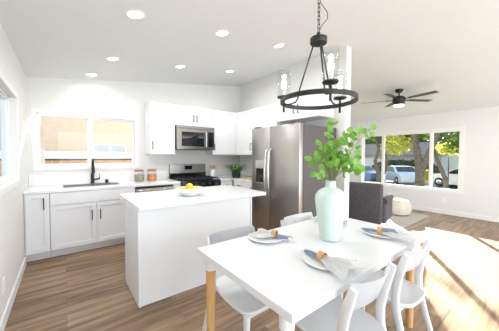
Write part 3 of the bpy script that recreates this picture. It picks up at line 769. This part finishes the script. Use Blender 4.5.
# ------------------------------------------------------------------ ceiling fan
FX, FY = 5.33, 1.98
FZ = ceil(FX)
r = thing('ceiling_fan', 'black five-blade ceiling fan with a lit round lamp in the living room', 'ceiling fan', (FX, FY, FZ))
MB().lathe([(0, -.06), (.045, -.055), (.07, -.02), (.075, .012), (0, .012)], n=28).build('canopy', 'black', r, True)
MB().tube([(0, 0, -.05), (0, 0, -.13)], .013, 12).build('downrod', 'black', r, True)
MB().lathe([(0, -.12), (.05, -.125), (.09, -.14), (.11, -.16), (.115, -.185), (.115, -.225), (.11, -.235), (.10, -.245), (.10, -.30), (0, -.30)], n=36).build('motor_housing', 'black', r, True)
MB().lathe([(0, -.301), (.094, -.301), (.09, -.318), (.06, -.332), (0, -.338)], n=32).build('lamp_lens', 'lens', r, True)
for k in range(5):
    a = math.radians(40 + 72*k)
    b = MB()
    def f(u, v):
        x = .19 + .50*u; wv = .055 + .012*u; y = (v-.5)*2*wv
        return Vector((x, y, -.195 - y*.12))
    b.grid(f, 8, 4, thick=.011)
    bo = b.build('blade', 'fanblade', r, rot=(0, 0, a))
    MB().box(.105, .23, -.02, .02, -.206, -.196, .002, 1).build('blade_bracket', 'black', bo)
ld = bpy.data.lights.new('fan_lamp', 'AREA'); ld.shape = 'DISK'; ld.size = .17; ld.energy = FAN_POWER; ld.color = (1, .96, .9)
lo = bpy.data.objects.new('fan_lamp', ld); C.objects.link(lo); lo.parent = r; lo.location = (0, 0, -.345)

# ------------------------------------------------------------------ living room
MB().box(4.45, 6.63, 1.757, 4.30, 0.0005, .012, .004, 1).build('area_rug', 'rug', None, label='pale grey beige rug on the living room floor', cat='rug')
# armchair, back to the camera, facing +x (local front = +x)
r = thing('armchair', 'dark grey upholstered armchair with its back to the table', 'armchair', (4.60, 2.265, .0125), math.radians(13))
r.scale = (1, .93, .98)
mb = MB()
def bk(u, v):
    y = (u-.5)*.70; z = .12 + v*.755
    return Vector((-.10*v - .02 + .03*(2*u-1)**2, y, z))
MB().box(-.09, .08, -.335, .335, .10, .86, .045, 4).build('backrest', 'armchair', r, True, rot=(0, -.06, 0))
MB().box(.0, .66, -.30, .30, .11, .30, .03, 3).build('seat_base', 'armchair', r, True)
MB().box(.09, .68, -.265, .265, .30, .45, .045, 4).build('seat_cushion', 'armchair', r, True)
for s in (-1, 1):
    m_ = MB(); m_.box(-.03, .66, s*.335-.065, s*.335+.065, .11, .50, .04, 4)
    m_.tube([(-.02, s*.345, .53), (.05, s*.345, .55), (.35, s*.345, .545), (.66, s*.345, .53)], [.07, .078, .078, .072], 18)
    m_.build('armrest', 'armchair', r, True)
for sx in (-.0, .58):
    for sy in (-.27, .27): MB().tube([(sx+.02, sy, .0), (sx+.02, sy, .12)], [.016, .024], 12).build('leg', 'wood', r, True)
# pouf
def wob(t, z): return .02*math.sin(14*t)
MB().lathe([(0, 0), (.19, .0), (.25, .03), (.275, .10), (.278, .18), (.262, .27), (.22, .325), (.14, .345), (.03, .34), (0, .345)], c=(0, 0, 0), n=56, wob=wob).build('pouf', 'pouf', None, True, label='round cream knitted pouf on the rug below the window', cat='pouf', loc=(6.20, 2.28, .0125))

# outlets
def outlet(loc, rz, label):
    t = thing('wall_outlet', label, 'outlet', loc, rz, 'wall outlets')
    MB().box(-.035, .035, -.006, 0, -.057, .057, .002, 1).build('cover_plate', 'outletw', t)
    MB().box(-.014, .014, -.0075, -.006, .008, .038, .001, 1).box(-.014, .014, -.0075, -.006, -.038, -.008, .001, 1).build('sockets', 'trim', t)
outlet((XL, 2.72, .31), PI/2, 'white outlet low on the left wall beside the baseboard')
outlet((XR, 1.62, .33), -PI/2, 'white outlet low on the wall under the big window')
outlet((2.75, YB-.0005, 1.17), 0, 'white outlet above the counter in the kitchen corner')

# ------------------------------------------------------------------ outside the kitchen window
struct(MB().box(-6, XL-T, -8, 12, -.35, -.15).box(XL-T, XR+T, YB+T, 12, -.35, -.15), 'ground', 'concrete')
r = thing('neighbour_house', 'beige stucco house wall seen through the kitchen window', 'house', (0, 7.6, -.15))
MB().box(-3.5, 9.5, 0, .2, 0, 3.6).build('wall', 'stucco', r)
f = MB().box(.62, 1.42, -.03, 0, 1.56, 1.83).build('window', 'trim', r)
MB().box(.65, 1.0, -.035, -.03, 1.585, 1.805).box(1.04, 1.39, -.035, -.03, 1.585, 1.805).build('pane', 'winw', f)
r = thing('wood_fence', 'orange brown board fence with white cap below the stucco wall', 'fence', (0, 7.0, -.15))
m_ = MB()
for k in range(46): m_.box(-3.4+k*.16, -3.4+k*.16+.152, 0, .02, 0, 1.43)
m_.build('boards', 'fencew', r)
MB().box(-3.4, 3.96, -.03, .05, 1.40, 1.435).build('edge_strip', 'dark', r)  # dark strip that paints the shadow line along the fence top
MB().box(-3.4, 3.96, .06, .12, 0, 1.60).build('cap_board', 'trim', r)
MB().box(-.42, -.30, 6.3, 6.42, -.15, 1.50, .004, 1).build('fence_post', 'concrete', None, label='grey post at the left end of the kitchen window view', cat='post')

# ------------------------------------------------------------------ outside the living room window
struct(MB().box(XR+T, 60, -25, 60, -1.05, -.85), 'ground', 'grass')
struct(MB().box(18.6, 27.5, -24, 50, -.85, -.82), 'road', 'asphalt')
struct(MB().box(15.6, 17.6, -24, 50, -.85, -.815), 'sidewalk', 'concrete')

def crown(name, m, parent, blobs, n, size, seed):
    rn = random.Random(seed); mb = MB()
    for (cx, cy, cz, rx, ry, rz_), cnt in zip(blobs, n):
        for _ in range(cnt):
            while True:
                v = Vector((rn.uniform(-1, 1), rn.uniform(-1, 1), rn.uniform(-1, 1)))
                if .25 < v.length < 1: break
            p = Vector((cx+v.x*rx, cy+v.y*ry, cz+v.z*rz_)); s = size*rn.uniform(.6, 1.4)
            a = Vector((rn.gauss(0, 1), rn.gauss(0, 1), rn.gauss(0, 1))).normalized(); b_ = a.orthogonal().normalized(); c_ = a.cross(b_)
            q = [p + b_*s, p + c_*s*.6, p - b_*s, p - c_*s*.6]
            mb.b.faces.new([mb.b.verts.new(x) for x in q])
    return mb.build(name, m, parent)
def tree(label, loc, trunks, blobs, n, size, m, seed, group='trees outside the big window'):
    t = thing('street_tree', label, 'tree', loc, 0, group)
    tb = MB()
    for pts, rads in trunks: tb.tube(pts, rads, 12)
    tb.build('trunk', 'bark', t, True)
    crown('foliage', m, t, blobs, n, size, seed)
G = -.86
tree('thick forked trunk tree with yellow green leaves in the middle of the window view', (15.3, 4.55, G),
     [([(0, 0, 0), (.02, .02, 1.2), (-.02, .08, 2.0), (.1, .3, 3.1), (.2, .7, 4.6)], [.26, .22, .19, .15, .09]),
      ([(-.02, .02, 1.2), (.0, -.25, 2.1), (.1, -.6, 3.1), (.2, -.9, 4.6)], [.20, .16, .14, .09])],
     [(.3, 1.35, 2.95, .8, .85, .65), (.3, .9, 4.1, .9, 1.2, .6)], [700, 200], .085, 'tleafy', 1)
tree('slim leaning tree with dark green crown at the right of the window view', (17.4, 3.95, G),
     [([(0, -.1, 0), (0, 0, 1.0), (.1, .4, 2.0), (.1, .8, 3.4)], [.14, .12, .10, .07])],
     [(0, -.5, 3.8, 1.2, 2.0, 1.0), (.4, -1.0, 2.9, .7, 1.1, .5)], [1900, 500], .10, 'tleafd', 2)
tree('curved double trunk tree at the left of the window view', (18.3, 8.0, G),
     [([(0, 0, 0), (.0, .05, 1.0), (.0, .30, 1.9), (.1, .1, 2.8), (.1, .5, 4.4)], [.17, .15, .13, .11, .07]),
      ([(0, .1, .3), (0, -.45, 1.3), (.0, -.50, 2.1), (.1, -.1, 3.0)], [.14, .12, .10, .06])],
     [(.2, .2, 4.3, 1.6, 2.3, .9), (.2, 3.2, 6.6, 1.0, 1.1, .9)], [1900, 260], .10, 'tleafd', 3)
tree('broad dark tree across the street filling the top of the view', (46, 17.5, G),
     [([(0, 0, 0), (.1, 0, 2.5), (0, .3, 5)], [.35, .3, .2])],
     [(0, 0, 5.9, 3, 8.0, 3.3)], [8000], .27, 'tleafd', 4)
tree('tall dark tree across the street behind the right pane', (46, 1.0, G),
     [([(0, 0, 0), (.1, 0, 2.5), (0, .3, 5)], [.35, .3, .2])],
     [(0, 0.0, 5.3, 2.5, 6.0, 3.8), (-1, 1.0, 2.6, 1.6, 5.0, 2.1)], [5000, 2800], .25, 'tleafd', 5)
tree('bright yellow green shrub tree behind the right mullion', (19.9, 4.35, G),
     [([(0, 0, 0), (0, 0, 2.2)], [.05, .03])],
     [(0, -.2, 2.75, .6, 1.3, .4)], [600], .10, 'tleafy', 6)
crown('hedge', 'hedge', None, [(29.2, 10.2, .10, .8, 3.4, .95)], [3500], .13, 8)
tag(bpy.data.objects['hedge'], 'dark green hedge in front of the house across the street', 'hedge')
crown('shrub', 'tleafy', None, [(17.2, 4.85, .22, .40, .42, .36)], [1600], .05, 9)
tag(bpy.data.objects['shrub'], 'low yellow shrub beside the thick trunk', 'shrub')
# house
r = thing('house', 'low grey house with shingled roof across the street', 'house', (33, 12.5, G))
MB().box(-1.5, 6, -5, 4.5, 0, 2.4).build('wall', 'housew', r)
MB().prism([(-2.2, 2.35), (2.4, 3.9), (7, 2.35), (7, 2.45), (2.4, 4.05), (-2.2, 2.45)], -5.6, 5.0, 'y').build('roof', 'roof', r)
f = MB().box(-1.54, -1.5, -3.4, -1.6, .5, 1.9).build('window', 'trim', r); MB().box(-1.56, -1.54, -3.3, -1.7, .6, 1.8).build('pane', 'winw', f)
MB().box(-1.56, -1.5, 1.0, 3.6, 0, 2.0).build('garage_door', 'trim', r)
r = thing('house', 'pale house at the left edge of the window view', 'house', (32, 22.5, G))
MB().box(-1.5, 5, -4, 5, 0, 3.6).build('wall', 'housew', r)
MB().prism([(-2.2, 3.5), (1.75, 5.2), (5.6, 3.5)], -4.6, 5.6, 'y').build('roof', 'roof', r)
# cars
def car(label, loc, rz, m):
    t = thing('parked_car', label, 'car', loc, rz, 'cars parked outside')
    prof = [(-2.2, .30), (-2.25, .55), (-2.15, .82), (-1.55, .95), (-.95, 1.36), (-.3, 1.45), (.45, 1.40), (1.15, 1.0), (1.9, .88), (2.2, .66), (2.25, .38), (2.15, .25), (-2.1, .22)]
    mb = MB(); ws = [(-.86, .80), (-.80, 1.0), (.80, 1.0), (.86, .80)]
    rings = []
    for y, k in [(-.88, 0), (-.80, 1), (.80, 1), (.88, 0)]:
        ring = []
        for x, z in prof:
            yy = y
            if z > .96: yy = y*(1 - (z-.96)*.42)
            ring.append(mb.b.verts.new((x*(1 if k else .985), yy, z if k else z-.012)))
        rings.append(ring)
    n = len(prof)
    for a, b in zip(rings[:-1], rings[1:]):
        for k in range(n): mb.b.faces.new((a[k], a[(k+1) % n], b[(k+1) % n], b[k]))
    mb.b.faces.new(rings[0]); mb.b.faces.new(rings[-1][::-1])
    mb.build('body', m, t, True, angle=30)
    for s in (-1, 1):
        g = MB().prism([(-1.30, .98), (-.85, 1.31), (-.25, 1.38), (.40, 1.33), (.95, 1.0)], s*.80-.012, s*.80+.012, 'y')
        for v in g.b.verts: v.co.y = s*(abs(v.co.y)+.075 - max(0, v.co.z-.96)*.35)
        g.build('side_window', 'bglass', t)
        for x in (-1.38, 1.38):
            wl = MB().lathe([(0, s*.70), (.31, s*.70), (.33, s*.73), (.33, s*.89), (.30, s*.91), (.0, s*.91)], c=(x, 0, .33), axis='y', n=24).build('wheel', 'tyre', t, True)
            MB().lathe([(0, s*.912), (.19, s*.912), (.17, s*.925), (0, s*.925)], c=(x, 0, .33), axis='y', n=16).build('hubcap', 'steelh', wl, True)
    def glassq(p, nm):
        q = MB(); q.b.faces.new([q.b.verts.new(c_) for c_ in p]); q.build(nm, 'bglass', t)
    glassq([(.50, -.62, 1.395), (.50, .62, 1.395), (1.13, .70, 1.03), (1.13, -.70, 1.03)], 'windshield')
    glassq([(-1.50, -.70, 1.0), (-1.50, .70, 1.0), (-1.0, .62, 1.345), (-1.0, -.62, 1.345)], 'rear_window')
    return t
GZ = -.82
car('pale blue white sedan parked beyond the trunk at the centre of the window view', (21.6, 7.75, GZ), math.radians(222), 'carw')
car('blue car at the left edge of the window view', (21.0, 11.3, GZ), math.radians(80), 'carb')
car('white car cut off by the right edge of the window', (22.2, 3.7, GZ), math.radians(72), 'carwhite')
